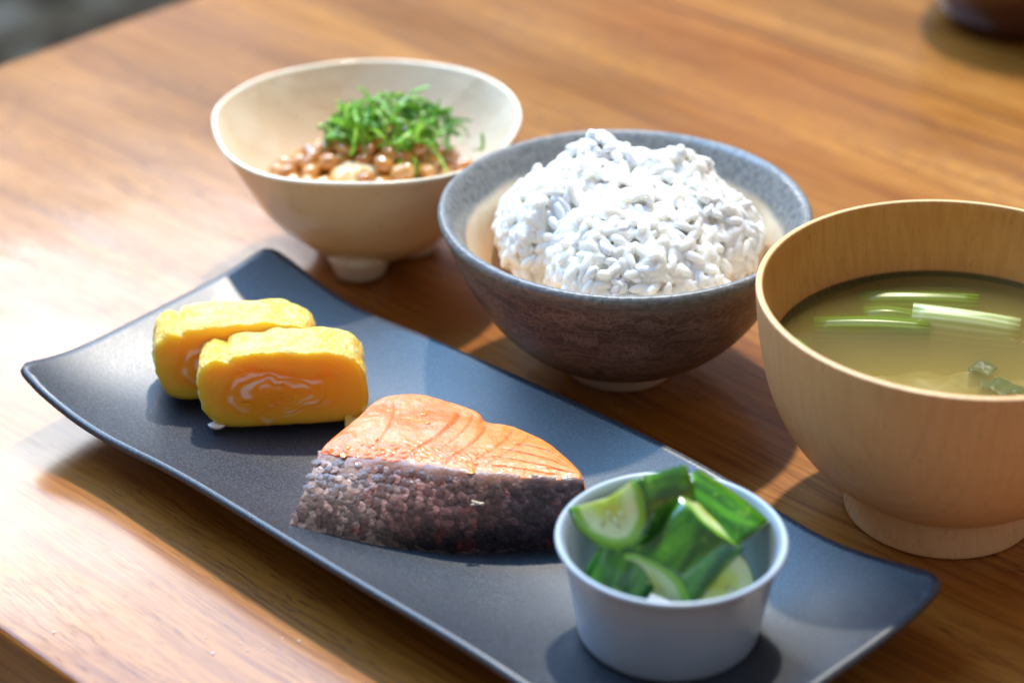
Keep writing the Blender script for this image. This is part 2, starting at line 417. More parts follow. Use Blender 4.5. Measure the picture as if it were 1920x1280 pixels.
inner = smoothpts([(.0558, .0563, 0), (.0546, .0560, 0), (.0528, .0525, 0), (.0478, .0430, 0), (.0405, .0320, 0), (.0310, .0220, 0), (.020, .0145, 0), (.0, .0118, 0)], 5)
def wob2(p, a, r, z):
    da = math.atan2(math.sin(a - R(172)), math.cos(a - R(172)))
    s = 1 + .012 * math.sin(2 * a + .5) + .008 * math.sin(5 * a) + .010 * nz((math.cos(a), math.sin(a), z * 25), 1.6, 4) + .022 * math.exp(-(da / .22) ** 2) + .004 * nz(p, 70)
    return Vector((p.x * s, p.y * s, p.z + .0009 * math.sin(3 * a) * (z / .055)))
link('body', lathe('body', [(q.x, q.y) for q in outer] + [(q.x, q.y) for q in inner[1:]], 128, wob2), IV, nb)
for a in (-104, 16, 136):
    me = lathe('foot', [(.0, 0), (.0078, 0), (.0098, .0012), (.0106, .0038), (.0118, .0072), (.0135, .0110), (.0, .0130)], 28)
    link('foot', me, IV, nb, loc=(.0155 * math.cos(R(a)), .0155 * math.sin(R(a)), 0))

k = Mat('soybean_skin'); p = k.obj(); r = k.rnd()
c = k.ramp(r, [(0, (.46, .17, .022)), (.5, (.62, .27, .045)), (1, (.72, .39, .095))])
c = k.mix(k.rng(k.noise(k.pos(), 240, 3), .35, .7, 0, .55), c, (.26, .085, .02))
BEAN = k.set(color=c, rough=.14, spec=.6, sss=.25, sssr=(1, .5, .2), ssss=.003, coat=.8, coatr=.05)
nat = empty('natto', NB_ + Vector((0, 0, .0118))); tag(nat, 'sticky brown fermented soybeans heaped in the ivory bowl', 'natto')
def nat_h(x, y): 
    d = math.hypot(x - .001, y + .002) / .037
    return .0285 + .0165 * max(0, 1 - d ** 2.2) - .003 * math.exp(-((x + .0) ** 2 + (y + .012) ** 2) / .0002) + .003 * math.exp(-((x - .01) ** 2 + (y - .004) ** 2) / .0003)
beans = []
for i in range(6):
    g = random.Random(40 + i)
    beans.append(ball('bean', g.uniform(.0047, .0057), g.uniform(.0035, .0042), g.uniform(.0033, .0039), 14, 10, lambda c, g=g: c + Vector((0, 0, .0003 * math.sin(c.x * 900))) + Vector((0, .0009, 0)) * (c.x / .0045) ** 2))
bp = []
for _ in range(6000):
    a = rng.uniform(0, 6.283); d = .036 * math.sqrt(rng.random()); x, y = d * math.cos(a), d * math.sin(a) - .001
    if all((x - q[0]) ** 2 + (y - q[1]) ** 2 > .0054 ** 2 for q in bp): bp.append((x, y))
    if len(bp) >= 95: break
for (x, y) in bp:
    o = link('bean', rng.choice(beans), BEAN, nat, loc=(x, y, nat_h(x, y) - .0118 + rng.uniform(-.001, .0012)), rot=(rng.uniform(-.5, .5), rng.uniform(-.6, .6), rng.uniform(0, 6.28)))
GLZ = Mat('sticky_sauce'); GLZ = GLZ.set(color=(.36, .15, .035), rough=.08, spec=.6, sss=.3, sssr=(1, .5, .2), ssss=.004)
v, f = [], []; NR, NS = 12, 40
for i in range(NR + 1):
    for j in range(NS):
        a = 6.28318 * j / NS; d = .036 * i / NR; x, y = d * math.cos(a), d * math.sin(a); v.append((x, y, nat_h(x, y) - .0118 - .0022 + .001 * nz((x, y, 0), 200)))
for i in range(NR):
    for j in range(NS): f.append((i * NS + j, (i + 1) * NS + j, (i + 1) * NS + (j + 1) % NS, i * NS + (j + 1) % NS))
link('sauce', fix(mesh('sauce', v, f)), GLZ, nat)
k = Mat('grated_radish'); TOPM = k.set(color=k.mix(k.rng(k.noise(k.pos(), 300, 3), .35, .7), (.72, .46, .17), (.84, .72, .50)), rough=.1, spec=.6, sss=.5, sssr=(1, .7, .35), ssss=.004, coat=.6, coatr=.04)
me = ball('topping', .0095, .0070, .0046, 28, 18, lambda c: c * (1 + .28 * nz(c, 260, 5) + .12 * nz(c, 700, 2)))
o = link('grated_topping', me, TOPM, None, loc=NB_ + Vector((-.003, -.017, .0402)), rot=(.3, .1, .5)); tag(o, 'pale wet lump of grated topping on the natto', 'topping')

k = Mat('shiso_leaf'); r = k.rnd()
c = k.ramp(r, [(0, (.06, .22, .008)), (.5, (.19, .46, .018)), (.85, (.33, .60, .045)), (1, (.48, .64, .28))])
c = k.mix(k.rng(k.noise(k.pos(), 400, 2), .35, .7, 0, .4), c, (.03, .13, .01))
SH = k.set(color=c, rough=.38, spec=.45, sss=.25, sssr=(.3, 1, .1), ssss=.001)
shi = empty('shredded_leaf_garnish', NB_ + Vector((.0085, .004, .0435))); tag(shi, 'tangle of thin green shredded leaf on top of the natto', 'garnish')
def ribbon(path, w0, twist, th=.00022):
    v, f = [], []; n = len(path)
    for i, p_ in enumerate(path):
        t = (path[min(n - 1, i + 1)] - path[max(0, i - 1)]).normalized()
        s = t.cross(Vector((0, 0, 1))); s = s.normalized() if s.length > 1e-4 else Vector((1, 0, 0)); up = s.cross(t)
        ang = twist[0] + twist[1] * i / (n - 1); d = s * math.cos(ang) + up * math.sin(ang); nn_ = t.cross(d).normalized()
        ww = w0 * (.55 + .45 * math.sin(math.pi * min(1, (i + .6) / (n - .2))))
        for q in (d * ww + nn_ * th, -d * ww + nn_ * th, -d * ww - nn_ * th, d * ww - nn_ * th): v.append(p_ + q)
    for i in range(n - 1):
        for j in range(4): f.append((i * 4 + j, i * 4 + (j + 1) % 4, i * 4 + 4 + (j + 1) % 4, i * 4 + 4 + j))
    f += [(3, 2, 1, 0), tuple((n - 1) * 4 + j for j in range(4))]
    return mesh('shred', v, f)
g = random.Random(5)
for i in range(190):
    a = g.uniform(0, 6.283); d = .0165 * math.sqrt(g.random()); cx, cy = d * math.cos(a) * 1.45, d * math.sin(a) * .8
    top = .0190 * (1 - (d / .0175) ** 2) ** .5 if d < .0175 else 0
    c0 = Vector((cx, cy, top * g.uniform(.3, 1.0) + .001)); hd = g.uniform(0, 6.283); L = g.uniform(.010, .021); cur = g.gauss(0, 120); path = []
    q = Vector((0, 0, 0)); pit = g.uniform(-.25, .55)
    for s in range(11):
        path.append(q.copy()); st = L / 10
        q = q + Vector((math.cos(hd) * math.cos(pit), math.sin(hd) * math.cos(pit), math.sin(pit))) * st; hd += cur * st; pit -= g.uniform(.02, .24)
    m_ = path[5]; path = [c0 + (z_ - m_) for z_ in path]
    path = [Vector((z_.x, z_.y, max(z_.z, -.004 + .2 * abs(z_.x)))) for z_ in path]
    link('shred', ribbon(path, g.uniform(.00045, .00085), (g.uniform(0, 3.14), g.gauss(0, 1.4))), SH, shi, smooth=False)
for (pts_, w_) in (([(.006, -.010, .004), (.004, -.017, .001), (.003, -.0235, -.006)], .0011), ([(.010, -.006, .005), (.017, -.013, .003), (.022, -.022, -.004)], .0014), ([(.021, .002, .006), (.026, .000, .008), (.0285, -.002, .004)], .0006), ([(.030, -.006, .001), (.0335, -.009, .003), (.0335, -.0085, .009)], .0007),
                   ([(-.012, .004, .004), (-.009, .006, .0135), (.001, .006, .018), (.006, .004, .014)], .0010), ([(.004, -.008, .004), (.009, -.016, .001), (.0085, -.021, -.004)], .0010)):
    link('shred', ribbon(smoothpts(pts_, 6), w_, (.3, .8)), SH, shi, smooth=False)

# ------------------------------------------------------------------ wooden soup bowl
SB = Vector((.1352, .616, 0))
def bowl_wood(name, light, dark, rough, ring):
    k = Mat(name); p = k.obj()
    q = k.vadd(p, (.055, .085, -.012)); w_ = k.noise(k.map(p, (18, 18, 9)), 1, 2)
    X = k.xyz(q); rad = k.math('SQRT', k.math('ADD', k.math('MULTIPLY', X[0], X[0]), k.math('MULTIPLY', k.math('MULTIPLY', X[1], X[1]), 1.0)))
    rr = k.math('ADD', rad, k.math('MULTIPLY', w_, .014)); s = k.math('SINE', k.math('MULTIPLY', rr, 1500.))
    rings = k.rng(s, .55, 1.0)
    fib = k.noise(k.map(p, (420, 420, 38)), 1, 3, .6); fl = k.noise(k.map(p, (900, 900, 160)), 1, 2)
    c = k.mix(k.rng(fib, .3, .7), light, dark); c = k.mix(k.math('MULTIPLY', rings, ring), c, tuple(x * .62 for x in dark))
    c = k.mix(k.rng(fl, .62, .72, 0, .35), c, tuple(x * .5 for x in dark))
    h = k.math('ADD', k.math('MULTIPLY', rings, -.5), k.math('MULTIPLY', fib, .35))
    return k.set(color=c, rough=rough, spec=.4, normal=k.bump(h, .16, .0006))
BO = bowl_wood('pale_bowl_wood', (.72, .43, .20), (.68, .39, .175), .42, .10); BI = bowl_wood('oiled_bowl_wood', (.62, .32, .085), (.56, .27, .062), .36, .12)
sb = empty('soup_bowl', SB); tag(sb, 'tall pale turned wooden bowl of miso soup at the right', 'bowl')
outer = smoothpts([(.0, .0045, 0), (.0255, .0045, 0), (.0268, .0006, 0), (.0280, 0, 0), (.0298, .0004, 0), (.0300, .0020, 0), (.0290, .0070, 0), (.0283, .0110, 0), (.0300, .0125, 0), (.0365, .0165, 0), (.0445, .0240, 0), (.0515, .0340, 0), (.0567, .0460, 0), (.0597, .0590, 0), (.0612, .0700, 0), (.0618, .0762, 0), (.0616, .0772, 0)], 5)
inner = smoothpts([(.0616, .0772, 0), (.0606, .0774, 0), (.0596, .0766, 0), (.0588, .0700, 0), (.0570, .0600, 0), (.0545, .0500, 0), (.0485, .0370, 0), (.0400, .0260, 0), (.028, .0180, 0), (.0, .0150, 0)], 5)
no = len(outer)
link('body', lathe('body', [(q.x, q.y) for q in outer] + [(q.x, q.y) for q in inner[1:]], 144, None, lambda i: 0 if i < no + 8 else 1), [BO, BI], sb)

# soup: clear tinted broth with cloudy miso in it
k = Mat('miso_broth'); gl = k.n('BsdfGlossy'); gl.inputs['Roughness'].default_value = .03; tr = k.n('BsdfTransparent'); tr.inputs[0].default_value = (.98, .96, .90, 1)
fr_ = k.n('Fresnel'); fr_.inputs[0].default_value = 1.33; mx = k.n('MixShader')
bmp = k.bump(k.noise(k.obj(), 60, 2), .06, .001); k.link(bmp, gl.inputs['Normal']); k.link(bmp, fr_.inputs['Normal'])
k.link(fr_.outputs[0], mx.inputs[0]); k.link(tr.outputs[0], mx.inputs[1]); k.link(gl.outputs[0], mx.inputs[2]); k.link(mx.outputs[0], k.out.inputs['Surface'])
vp = k.n('VolumePrincipled'); vp.inputs['Color'].default_value = (.70, .58, .24, 1); vp.inputs['Density'].default_value = 95; vp.inputs['Anisotropy'].default_value = .3
k.link(vp.outputs[0], k.out.inputs['Volume'])
BROTH = k.m
LZ = .0540
def inner_r(z):
    for a, b in zip(inner, inner[1:]):
        if (a.y - z) * (b.y - z) <= 0 and a.y != b.y: return a.x + (b.x - a.x) * (z - a.y) / (b.y - a.y)
    return .02
pr = [(.0, LZ), (inner_r(LZ) * .6, LZ), (inner_r(LZ) - .0012, LZ), (inner_r(LZ) - .0002, LZ + .0006)]
for z in (.050, .044, .038, .032, .026, .021, .0175): pr.append((inner_r(z) - .0002, z))
pr.append((.0, .0162))
soup = link('miso_soup', lathe('miso_soup', pr, 96), BROTH, None, loc=SB); tag(soup, 'cloudy tan miso soup filling the wooden bowl', 'soup')
k = Mat('miso_sediment'); p = k.pos()
c = k.mix(k.rng(k.noise(p, 70, 4, .6), .35, .65), (.56, .46, .18), (.72, .64, .36)); c = k.mix(k.rng(k.noise(p, 160, 3), .55, .7, 0, .6), c, (.26, .33, .13))
SED = k.set(color=c, rough=.9, spec=.1)
v, f = [], []; NR, NS = 20, 60
for i in range(NR + 1):
    for j in range(NS):
        a = 6.28318 * j / NS; d = .0535 * i / NR; x, y = d * math.cos(a), d * math.sin(a)
        zf = .0470 - .012 * max(0, min(1, (y - .000) / .02)) + .0035 * nz((x, y, 0), 70, 4) + .0012 * nz((x, y, 0), 260, 9)
        zf -= .014 * max(0, min(1, (-x - .032 + .3 * y) / .015))
        rr = inner_r(max(.018, zf)) - .0006
        if d > rr: x, y = x * rr / d, y * rr / d
        v.append((x, y, zf))
for i in range(NR):
    for j in range(NS): f.append((i * NS + j, (i + 1) * NS + j, (i + 1) * NS + (j + 1) % NS, i * NS + (j + 1) % NS))
sedo = link('miso_cloud', fix(mesh('miso_cloud', v, f)), SED, None, loc=SB); tag(sedo, 'pale cloud of miso settled in the soup bowl', 'miso', kind='stuff')
def stalk_mat(name, a_, b_):
    k = Mat(name); p = k.obj(); X = k.xyz(p); ang = k.math('ARCTAN2', X[1], X[2]); s = k.math('SINE', k.math('MULTIPLY', ang, 15.))
    c = k.mix(k.rng(s, -.6, .9), a_, b_); c = k.mix(k.rng(k.noise(k.map(p, (30, 600, 600)), 1, 2), .4, .7, 0, .4), c, a_)
    return k.set(color=c, rough=.3, spec=.4, sss=.2, sssr=(.6, 1, .3), ssss=.002)
SG = stalk_mat('green_stalk', (.08, .16, .008), (.19, .31, .03)); SP = stalk_mat('pale_stalk', (.40, .48, .18), (.66, .72, .44))
def stalk(L, r_, taper=.9, arc=1.0):
    v, f = [], []; NS, NL = 28, 8
    for i in range(NL + 1):
        t = i / NL
        for j in range(NS):
            a = 6.28318 * j / NS; rr = r_ * (1 + (taper - 1) * t) * (1 + .035 * math.sin(9 * a))
            v.append((L * (t - .5), rr * math.sin(a) * 1.05, rr * math.cos(a) * .8 + .0012 * arc * math.sin(math.pi * t)))
    for i in range(NL):
        for j in range(NS): f.append((i * NS + j, i * NS + (j + 1) % NS, (i + 1) * NS + (j + 1) % NS, (i + 1) * NS + j))
    for e_ in (0, NL):
        c0 = len(v); ring = [v[e_ * NS + j] for j in range(NS)]
        for s_ in (.75, .4): 
            for q in ring: v.append((q[0] + (.0006 if e_ == 0 else -.0006) * (1 - s_), q[1] * s_, q[2] * s_))
        cc = len(v); v.append((ring[0][0] + (.0006 if e_ == 0 else -.0006), 0, 0))
        idx = [[e_ * NS + j for j in range(NS)], [c0 + j for j in range(NS)], [c0 + NS + j for j in range(NS)]]
        for A, B in zip(idx, idx[1:]):
            for j in range(NS): f.append((A[j], A[(j + 1) % NS], B[(j + 1) % NS], B[j]))
        for j in range(NS): f.append((idx[2][j], idx[2][(j + 1) % NS], cc))
    return fix(mesh('stalk', v, f))
for (p0, p1, r_, m, dz, tilt, lab) in (
    ((.0955, .6440), (.1315, .6395), .0043, SG, -.0018, .05, 'green leaf stalk floating front left in the miso soup'),
    ((.1270, .6480), (.1600, .6405), .0056, SP, -.0010, -.02, 'thick pale green stalk floating in the miso soup'),
    ((.1120, .6510), (.1290, .6490), .0046, SG, -.0028, .02, 'short sunken olive stalk between the pale and dark stalks'),
    ((.1125, .6600), (.1500, .6570), .0044, SG, -.0020, .03, 'dark green stalk nearest the back wall of the soup bowl'),
    ((.0850, .6320), (.0915, .6240), .0028, SG, -.0016, .0, 'small green stalk end against the left wall of the soup bowl')):
    a, b = Vector((*p0, 0)), Vector((*p1, 0)); d = b - a; m_ = (a + b) / 2
    o = link('leaf_stalk', stalk(d.length, r_), m, None, loc=(m_.x, m_.y, LZ - r_ * .8 + dz), rot=(rng.uniform(0, 1), -tilt, math.atan2(d.y, d.x))); tag(o, lab, 'greens', 'green stalks in the soup')
k = Mat('wilted_leaf'); LEAF = k.set(color=k.mix(k.noise(k.pos(), 300, 3), (.01, .06, .03), (.04, .15, .06)), rough=.4)
for (x, y, s, lab) in ((.1445, .6175, .0062, 'dark wilted leaf scrap floating in the soup, the far one'), (.1480, .6065, .0078, 'dark wilted leaf scrap floating in the soup, the near one')):
    def lf(c, s=s): return Vector((c.x * (1 + .5 * nz(c, 240, 2)), c.y * (1 + .5 * nz(c, 300, 7)), c.z + .0008 * math.sin(c.x * 900)))
    o = link('leaf_scrap', ball('leaf_scrap', s, s * .55, .0004, 20, 8, lf), LEAF, None, loc=(x, y, LZ - .0042), rot=(.05, .1, rng.uniform(0, 3))); tag(o, lab, 'leaf')

# ------------------------------------------------------------------ dark lacquer bowl behind, mostly out of frame
k = Mat('dark_lacquer'); LAC = k.set(color=k.mix(k.rng(k.noise(k.obj(), 20, 2), .3, .7), (.060, .012, .008), (.035, .007, .006)), rough=.22, spec=.5, coat=.5, coatr=.05)
lb = empty('lacquer_bowl', (.238, 1.021, 0)); tag(lb, 'dark red-brown lacquer bowl cut off by the upper right corner', 'bowl')
pr = smoothpts([(.0, .003, 0), (.029, .003, 0), (.031, 0, 0), (.0335, .0003, 0), (.037, .002, 0), (.042, .008, 0), (.046, .020, 0), (.048, .036, 0), (.049, .050, 0), (.048, .0515, 0), (.046, .050, 0), (.044, .036, 0), (.038, .014, 0), (.0, .008, 0)], 4)
link('body', lathe('body', [(q.x, q.y) for q in pr], 80), LAC, lb)

# ------------------------------------------------------------------ rolled omelette
def egg_skin():
    k = Mat('omelette_skin'); p = k.obj(); n = k.noise(p, 120, 4, .6); f = k.noise(p, 500, 3, .6); big = k.noise(p, 50, 2)
    c = k.mix(k.rng(n, .35, .65), (.94, .56, .06), (.95, .70, .22)); c = k.mix(k.rng(f, .52, .70, 0, .55), c, (.86, .74, .42)); c = k.mix(k.rng(big, .55, .72, 0, .55), c, (.80, .34, .02))
    return k.set(color=c, rough=k.rng(f, .3, .7, .30, .5), spec=.5, sss=.7, sssr=(1, .6, .12), ssss=.005, normal=k.bump(k.math('ADD', f, k.math('MULTIPLY', n, 1.2)), 1.0, .0018))
def egg_face():
    k = Mat('omelette_cut_face'); p = k.obj(); X = k.xyz(p)
    nn = k.n('TexNoise'); k.put(nn.inputs['Vector'], p); nn.inputs['Scale'].default_value = 58; nn.inputs['Detail'].default_value = 2
    wx = k.math('MULTIPLY', k.math('SUBTRACT', k.xyz(nn.outputs['Color'])[0], .5), .019); wz = k.math('MULTIPLY', k.math('SUBTRACT', k.xyz(nn.outputs['Color'])[1], .5), .019)
    x = k.math('ADD', k.math('ADD', X[0], .001), wx); z = k.math('ADD', k.math('SUBTRACT', X[2], .0118), wz)
    ex = k.math('MULTIPLY', x, .50); rad = k.math('SQRT', k.math('ADD', k.math('MULTIPLY', ex, ex), k.math('MULTIPLY', z, z))); ang = k.math('ARCTAN2', z, ex)
    sp = k.math('SUBTRACT', k.math('MULTIPLY', rad, 480.), k.math('DIVIDE', ang, 6.28318)); fr = k.math('FRACT', sp)
    tri = k.math('ABSOLUTE', k.math('SUBTRACT', fr, .5))           # .5 on the seam between layers
    inside = k.rng(rad, .0098, .0075)
    patch = k.noise(k.map(p, (60, 60, 110)), 1, 2)
    pale = k.math('MULTIPLY', k.math('MULTIPLY', k.rng(tri, .34, .10), k.rng(patch, .42, .54)), inside)
    low = k.noise(p, 60, 3)
    c = k.mix(k.rng(low, .35, .65), (.98, .40, .006), (.98, .50, .020))
    c = k.mix(k.rng(rad, .0092, .0118), c, (.95, .54, .04))
    c = k.mix(k.math('MULTIPLY', pale, .95), c, (.93, .78, .62))
    crack = k.math('MULTIPLY', k.math('MULTIPLY', k.rng(tri, .45, .49), inside), k.rng(k.noise(p, 130, 2), .50, .62))
    c = k.mix(k.math('MULTIPLY', crack, .75), c, (.42, .13, .008))
    h = k.math('SUBTRACT', k.math('MULTIPLY', k.rng(tri, .5, .30), .5), crack)
    return k.set(color=c, rough=.30, spec=.5, sss=.85, sssr=(1, .6, .12), ssss=.014, normal=k.bump(h, .2, .0008))
ESK, EFA = egg_skin(), egg_face()
def egg_slice(W, H, D, seed, lean=0.):
    """rolled slice: local x across, y depth (front face at -D/2), z up; rounded oblong section with a seam step near the upper left."""
    NS, ND, NR = 120, 16, 14; v, f, mi = [], [], []
    def outline(t):
        a = 2 * math.pi * t; c_, s_ = math.cos(a), math.sin(a); p = 3.5
        r_ = 1 / (abs(c_) ** p + abs(s_) ** p) ** (1 / p); x, z = c_ * r_ * W / 2, s_ * r_ * H / 2
        da = math.atan2(math.sin(a - R(127)), math.cos(a - R(127)))
        step = -.0016 * math.exp(-(da / .05) ** 2) + (.0007 if 0 < da < .6 else 0) * (1 - da / .6)  # seam of the outer layer
        x *= 1 + step / (W / 2) * 1.0; z *= 1 + step / (H / 2) * 1.4
        if z < -H * .44: z = -H * .44 - (abs(z) - H * .44) * .3
        return x, z
    def jig(p):
        return .0011 * nz(p, 90, seed) + .0007 * nz(p, 260, seed + 3) + .00045 * nz(p, 650, seed)
    for i in range(ND + 1):
        y = -D / 2 + D * i / ND; edge = min(i, ND - i); sh = 1 - (.016 if edge == 0 else .005 if edge == 1 else 0)
        for j in range(NS):
            x, z = outline(j / NS); x *= sh; z *= sh; p_ = Vector((x, y, z)); d = Vector((x / W, 0, z / H)).normalized()
            v.append(p_ + d * jig(p_) * (1 if z > -H * .4 else .3) + Vector((lean * z, 0, 0)))
    for i in range(ND):
        for j in range(NS): f.append((i * NS + j, i * NS + (j + 1) % NS, (i + 1) * NS + (j + 1) % NS, (i + 1) * NS + j)); mi.append(0)
    for e_, sg in ((0, -1), (ND, 1)):
        prev = [e_ * NS + j for j in range(NS)]
        for r_ in range(1, NR):
            s = 1 - r_ / NR; cur = []
            for j in range(NS):
                q = v[e_ * NS + j]; x, z = q.x * s, q.z * s
                rad = math.hypot(x * .5, z); an = math.atan2(z, x * .5); sp = rad * 480 - an / 6.28318 + .6 * nz((x, 0, z), 120, seed)
                tri = abs((sp % 1) - .5)
                rel = -.00035 * max(0, (tri - .40) / .10) * (1 if nz((x, 1, z), 150, seed + 9) > -.05 else .2) * (1 if rad < .0095 else 0) + .0005 * nz((x, 2, z), 140, seed) + .0006 * (1 - s)
                cur.append(len(v)); v.append(Vector((x, q.y + sg * rel, z)))
            for j in range(NS): f.append((prev[j], prev[(j + 1) % NS], cur[(j + 1) % NS], cur[j])); mi.append(1)
            prev = cur
        f.append(tuple(prev)); mi.append(1)
    me = mesh('slice', v, f, mi); bm = bmesh.new(); bm.from_mesh(me); bmesh.ops.recalc_face_normals(bm, faces=bm.faces); bm.to_mesh(me); bm.free()
    me.transform(Matrix.Translation((0, 0, H * .44 + .0015))); return me
def egg(loc, yaw, W, H, D, seed, label, pitch=0, lean=0.):
    o = empty('omelette_slice', loc, (pitch, 0, yaw)); tag(o, label, 'omelette', 'rolled omelette slices')
    link('roll', egg_slice(W, H, D, seed, lean), [ESK, EFA], o); return o
e1 = egg((-.0745, .6545, .0098), R(6), .0535, .0275, .0190, 3, 'rolled yellow omelette slice in front with its swirled cut face to the camera', R(-4), -.05)
e2 = egg((-.0915, .6700, .0112), R(9), .0535, .0272, .0190, 8, 'rolled yellow omelette slice behind, partly hidden by the front slice', R(-5), -.05)
WH = Mat('egg_white'); WH = WH.set(color=(.82, .80, .76), rough=.25, sss=.4, sssr=(1, .8, .6), ssss=.003)
me = ball('white_scrap', .0042, .0026, .0011, 16, 8, lambda c: c + Vector((0, 0, .0006 * math.sin(c.x * 700)))); link('white_scrap', me, WH, e1, loc=(-.0215, -.0078, .0020), rot=(0, .25, .6))
v, f = [], []
for i in range(15):
    for j in range(7):
        s, t = i / 14, j / 6; v.append((.011 * s, -.0055 * t * (1 - .5 * s) + .0012 * math.sin(5 * s), .0010 + .0022 * (1 - s) * (1 - t) + .0008 * nz((s, t, 0), 5, 1)))
for i in range(14):
    for j in range(6): f.append((i * 7 + j, (i + 1) * 7 + j, (i + 1) * 7 + j + 1, i * 7 + j + 1))
fl = link('torn_flap', mesh('torn_flap', v, f), ESK, e1, loc=(.0190, -.0084, -.0002)); md = fl.modifiers.new('thick', 'SOLIDIFY'); md.thickness = .0012

# ------------------------------------------------------------------ salmon
SO = Vector((-.02, .60, .0085))
edge_skin = smoothpts([(-.0590, .5985, .0305), (-.0354, .5930, .0310), (-.0144, .5875, .0308), (.0050, .5862, .0298), (.0215, .5868, .0285)], 10)
edge_back = smoothpts([(-.0565, .6050, .0305), (-.0480, .6195, .0310), (-.0415, .6305, .0312), (-.0304, .6335, .0312), (-.0185, .6290, .0306), (-.0108, .6242, .0300), (-.0080, .6200, .0292), (.0000, .6178, .0290), (.0099, .6098, .0286), (.0163, .6013, .0280), (.0212, .5915, .0278)], 10)
edge_foot = smoothpts([(-.0668, .5812, .0170), (-.0450, .5775, .0125), (-.0209, .5768, .0092), (.0000, .5785, .0088), (.0185, .5812, .0088)], 10)
def samp(path, t):
    # uniform in arc length
    L = [0.]
    for a, b in zip(path, path[1:]): L.append(L[-1] + (b - a).length)
    d = t * L[-1]
    for i in range(len(path) - 1):
        if d <= L[i + 1] or i == len(path) - 2:
            return path[i].lerp(path[i + 1], (d - L[i]) / max(1e-9, L[i + 1] - L[i]))
sal = empty('salmon_fillet', SO); tag(sal, 'grilled pink salmon fillet with dark scaly skin in the middle of the plate', 'fish')
def groove(s, t):
    """myomere lines: curved furrows, steep on the left, fanning flat on the right."""
    g_ = 0
    for (s0, s1, bend, wd, dp) in ((.14, .30, .07, .006, .55), (.30, .52, .06, .008, 1.0), (.38, .56, .055, .005, .5), (.45, .62, .05, .006, .7), (.53, .70, .05, .006, .7), (.59, .76, .04, .005, .5)):
        line = s0 + (s1 - s0) * t + bend * math.sin(math.pi * t); fade = min(1, max(0, (t - .12) / .12)) * min(1, max(0, (.93 - t) / .1)); g_ += dp * math.exp(-((s - line) / wd) ** 2) * fade
    for (t0, t1, a, b, dp) in ((.16, .18, .62, .92, .8), (.30, .35, .62, .95, .9), (.46, .55, .66, .96, .9), (.60, .80, .70, .88, .9), (.24, .42, .82, .99, .5), (.70, .66, .80, .95, .6)):
        if a < s < b:
            q = (s - a) / (b - a); line = t0 + (t1 - t0) * q; g_ += dp * math.exp(-((t - line) / .012) ** 2) * min(1, q / .12) * min(1, (1 - q) / .12)
    return g_
NS_, NT_ = 190, 110; v, f = [], []; att = []
for i in range(NS_ + 1):
    s = i / NS_; A, B = samp(edge_skin, s), samp(edge_back, s)
    for j in range(NT_ + 1):
        t = j / NT_; p_ = A.lerp(B, t)
        h = .0012 * math.sin(math.pi * t) - .00055 * groove(s, t) + .00035 * nz(p_, 120, 2) + .00016 * nz(p_, 420, 5)
        rough_ = math.exp(-((t - .12) / .16) ** 2) * (1 if s < .62 else .4); h += rough_ * .0010 * abs(nz(p_, 480, 1)) 
        ed = min(1, t / .02) * min(1, (1 - t) / .04) * min(1, s / .02) * min(1, (1 - s) / .02); h -= .0012 * (1 - ed) ** 2
        v.append(p_ + Vector((0, 0, h)) - SO); att.append(min(1, groove(s, t)))
W = NT_ + 1
for i in range(NS_):
    for j in range(NT_): a = i * W + j; f.append((a, a + W, a + W + 1, a + 1))
# side walls down to the plate on the back and on both ends
ring = [NT_ + i * W for i in range(NS_ + 1)]; left = [j for j in range(NT_ + 1)]; right = [NS_ * W + j for j in range(NT_, -1, -1)]
wall = left + ring[1:] + right[1:]; levels = [wall]
for l in range(1, 7):
    cur = []
    for q in wall:
        p_ = v[q] + SO; g_ = l / 6; zb = plate_z(p_.x, p_.y) - .0004
        bulge = .0016 * math.sin(math.pi * g_) + .0006 * nz((p_.x, p_.y, g_ * .02), 200, 6); d = (Vector((p_.x, p_.y, 0)) - Vector((-.022, .604, 0))).normalized()
        cur.append(len(v)); v.append(Vector((p_.x, p_.y, p_.z + (zb - p_.z) * g_)) + d * bulge - SO); att.append(0)
    levels.append(cur)
for A, B in zip(levels, levels[1:]):
    for i in range(len(wall) - 1): f.append((A[i], A[i + 1], B[i + 1], B[i]))
me = mesh('flesh', v, f); at = me.attributes.new('groove', 'FLOAT', 'POINT'); at.data.foreach_set('value', att)
bm = bmesh.new(); bm.from_mesh(me); bmesh.ops.recalc_face_normals(bm, faces=bm.faces); bm.to_mesh(me); bm.free()
k = Mat('cooked_salmon'); p = k.pos(); X = k.xyz(p); n = k.noise(p, 85, 4, .6); f2 = k.noise(p, 420, 3, .6)
c = k.mix(k.rng(n, .35, .65), (.78, .155, .035), (.82, .28, .11)); c = k.mix(k.rng(X[0], -.030, .016, 0, .75), c, (.82, .25, .040))
c = k.mix(k.rng(k.noise(p, 160, 3), .56, .66, 0, .8), c, (.76, .20, .02))
aa = k.n('Attribute', attribute_name='groove'); c = k.mix(k.math('MULTIPLY', aa.outputs['Fac'], .9), c, (.55, .10, .012))
SALM = k.set(color=c, rough=k.rng(f2, .3, .7, .32, .55), spec=.35, sss=.35, sssr=(1, .4, .2), ssss=.004, coat=.18, coatr=.09, normal=k.bump(k.math('ADD', f2, k.math('MULTIPLY', k.noise(p, 1100, 2), .5)), .5, .0007))
link('flesh', me, SALM, sal)
k = Mat('salmon_oil'); OIL = k.set(color=(.80, .26, .04), rough=.06, spec=.6, sss=.5, sssr=(1, .4, .1), ssss=.002)
g = random.Random(9)
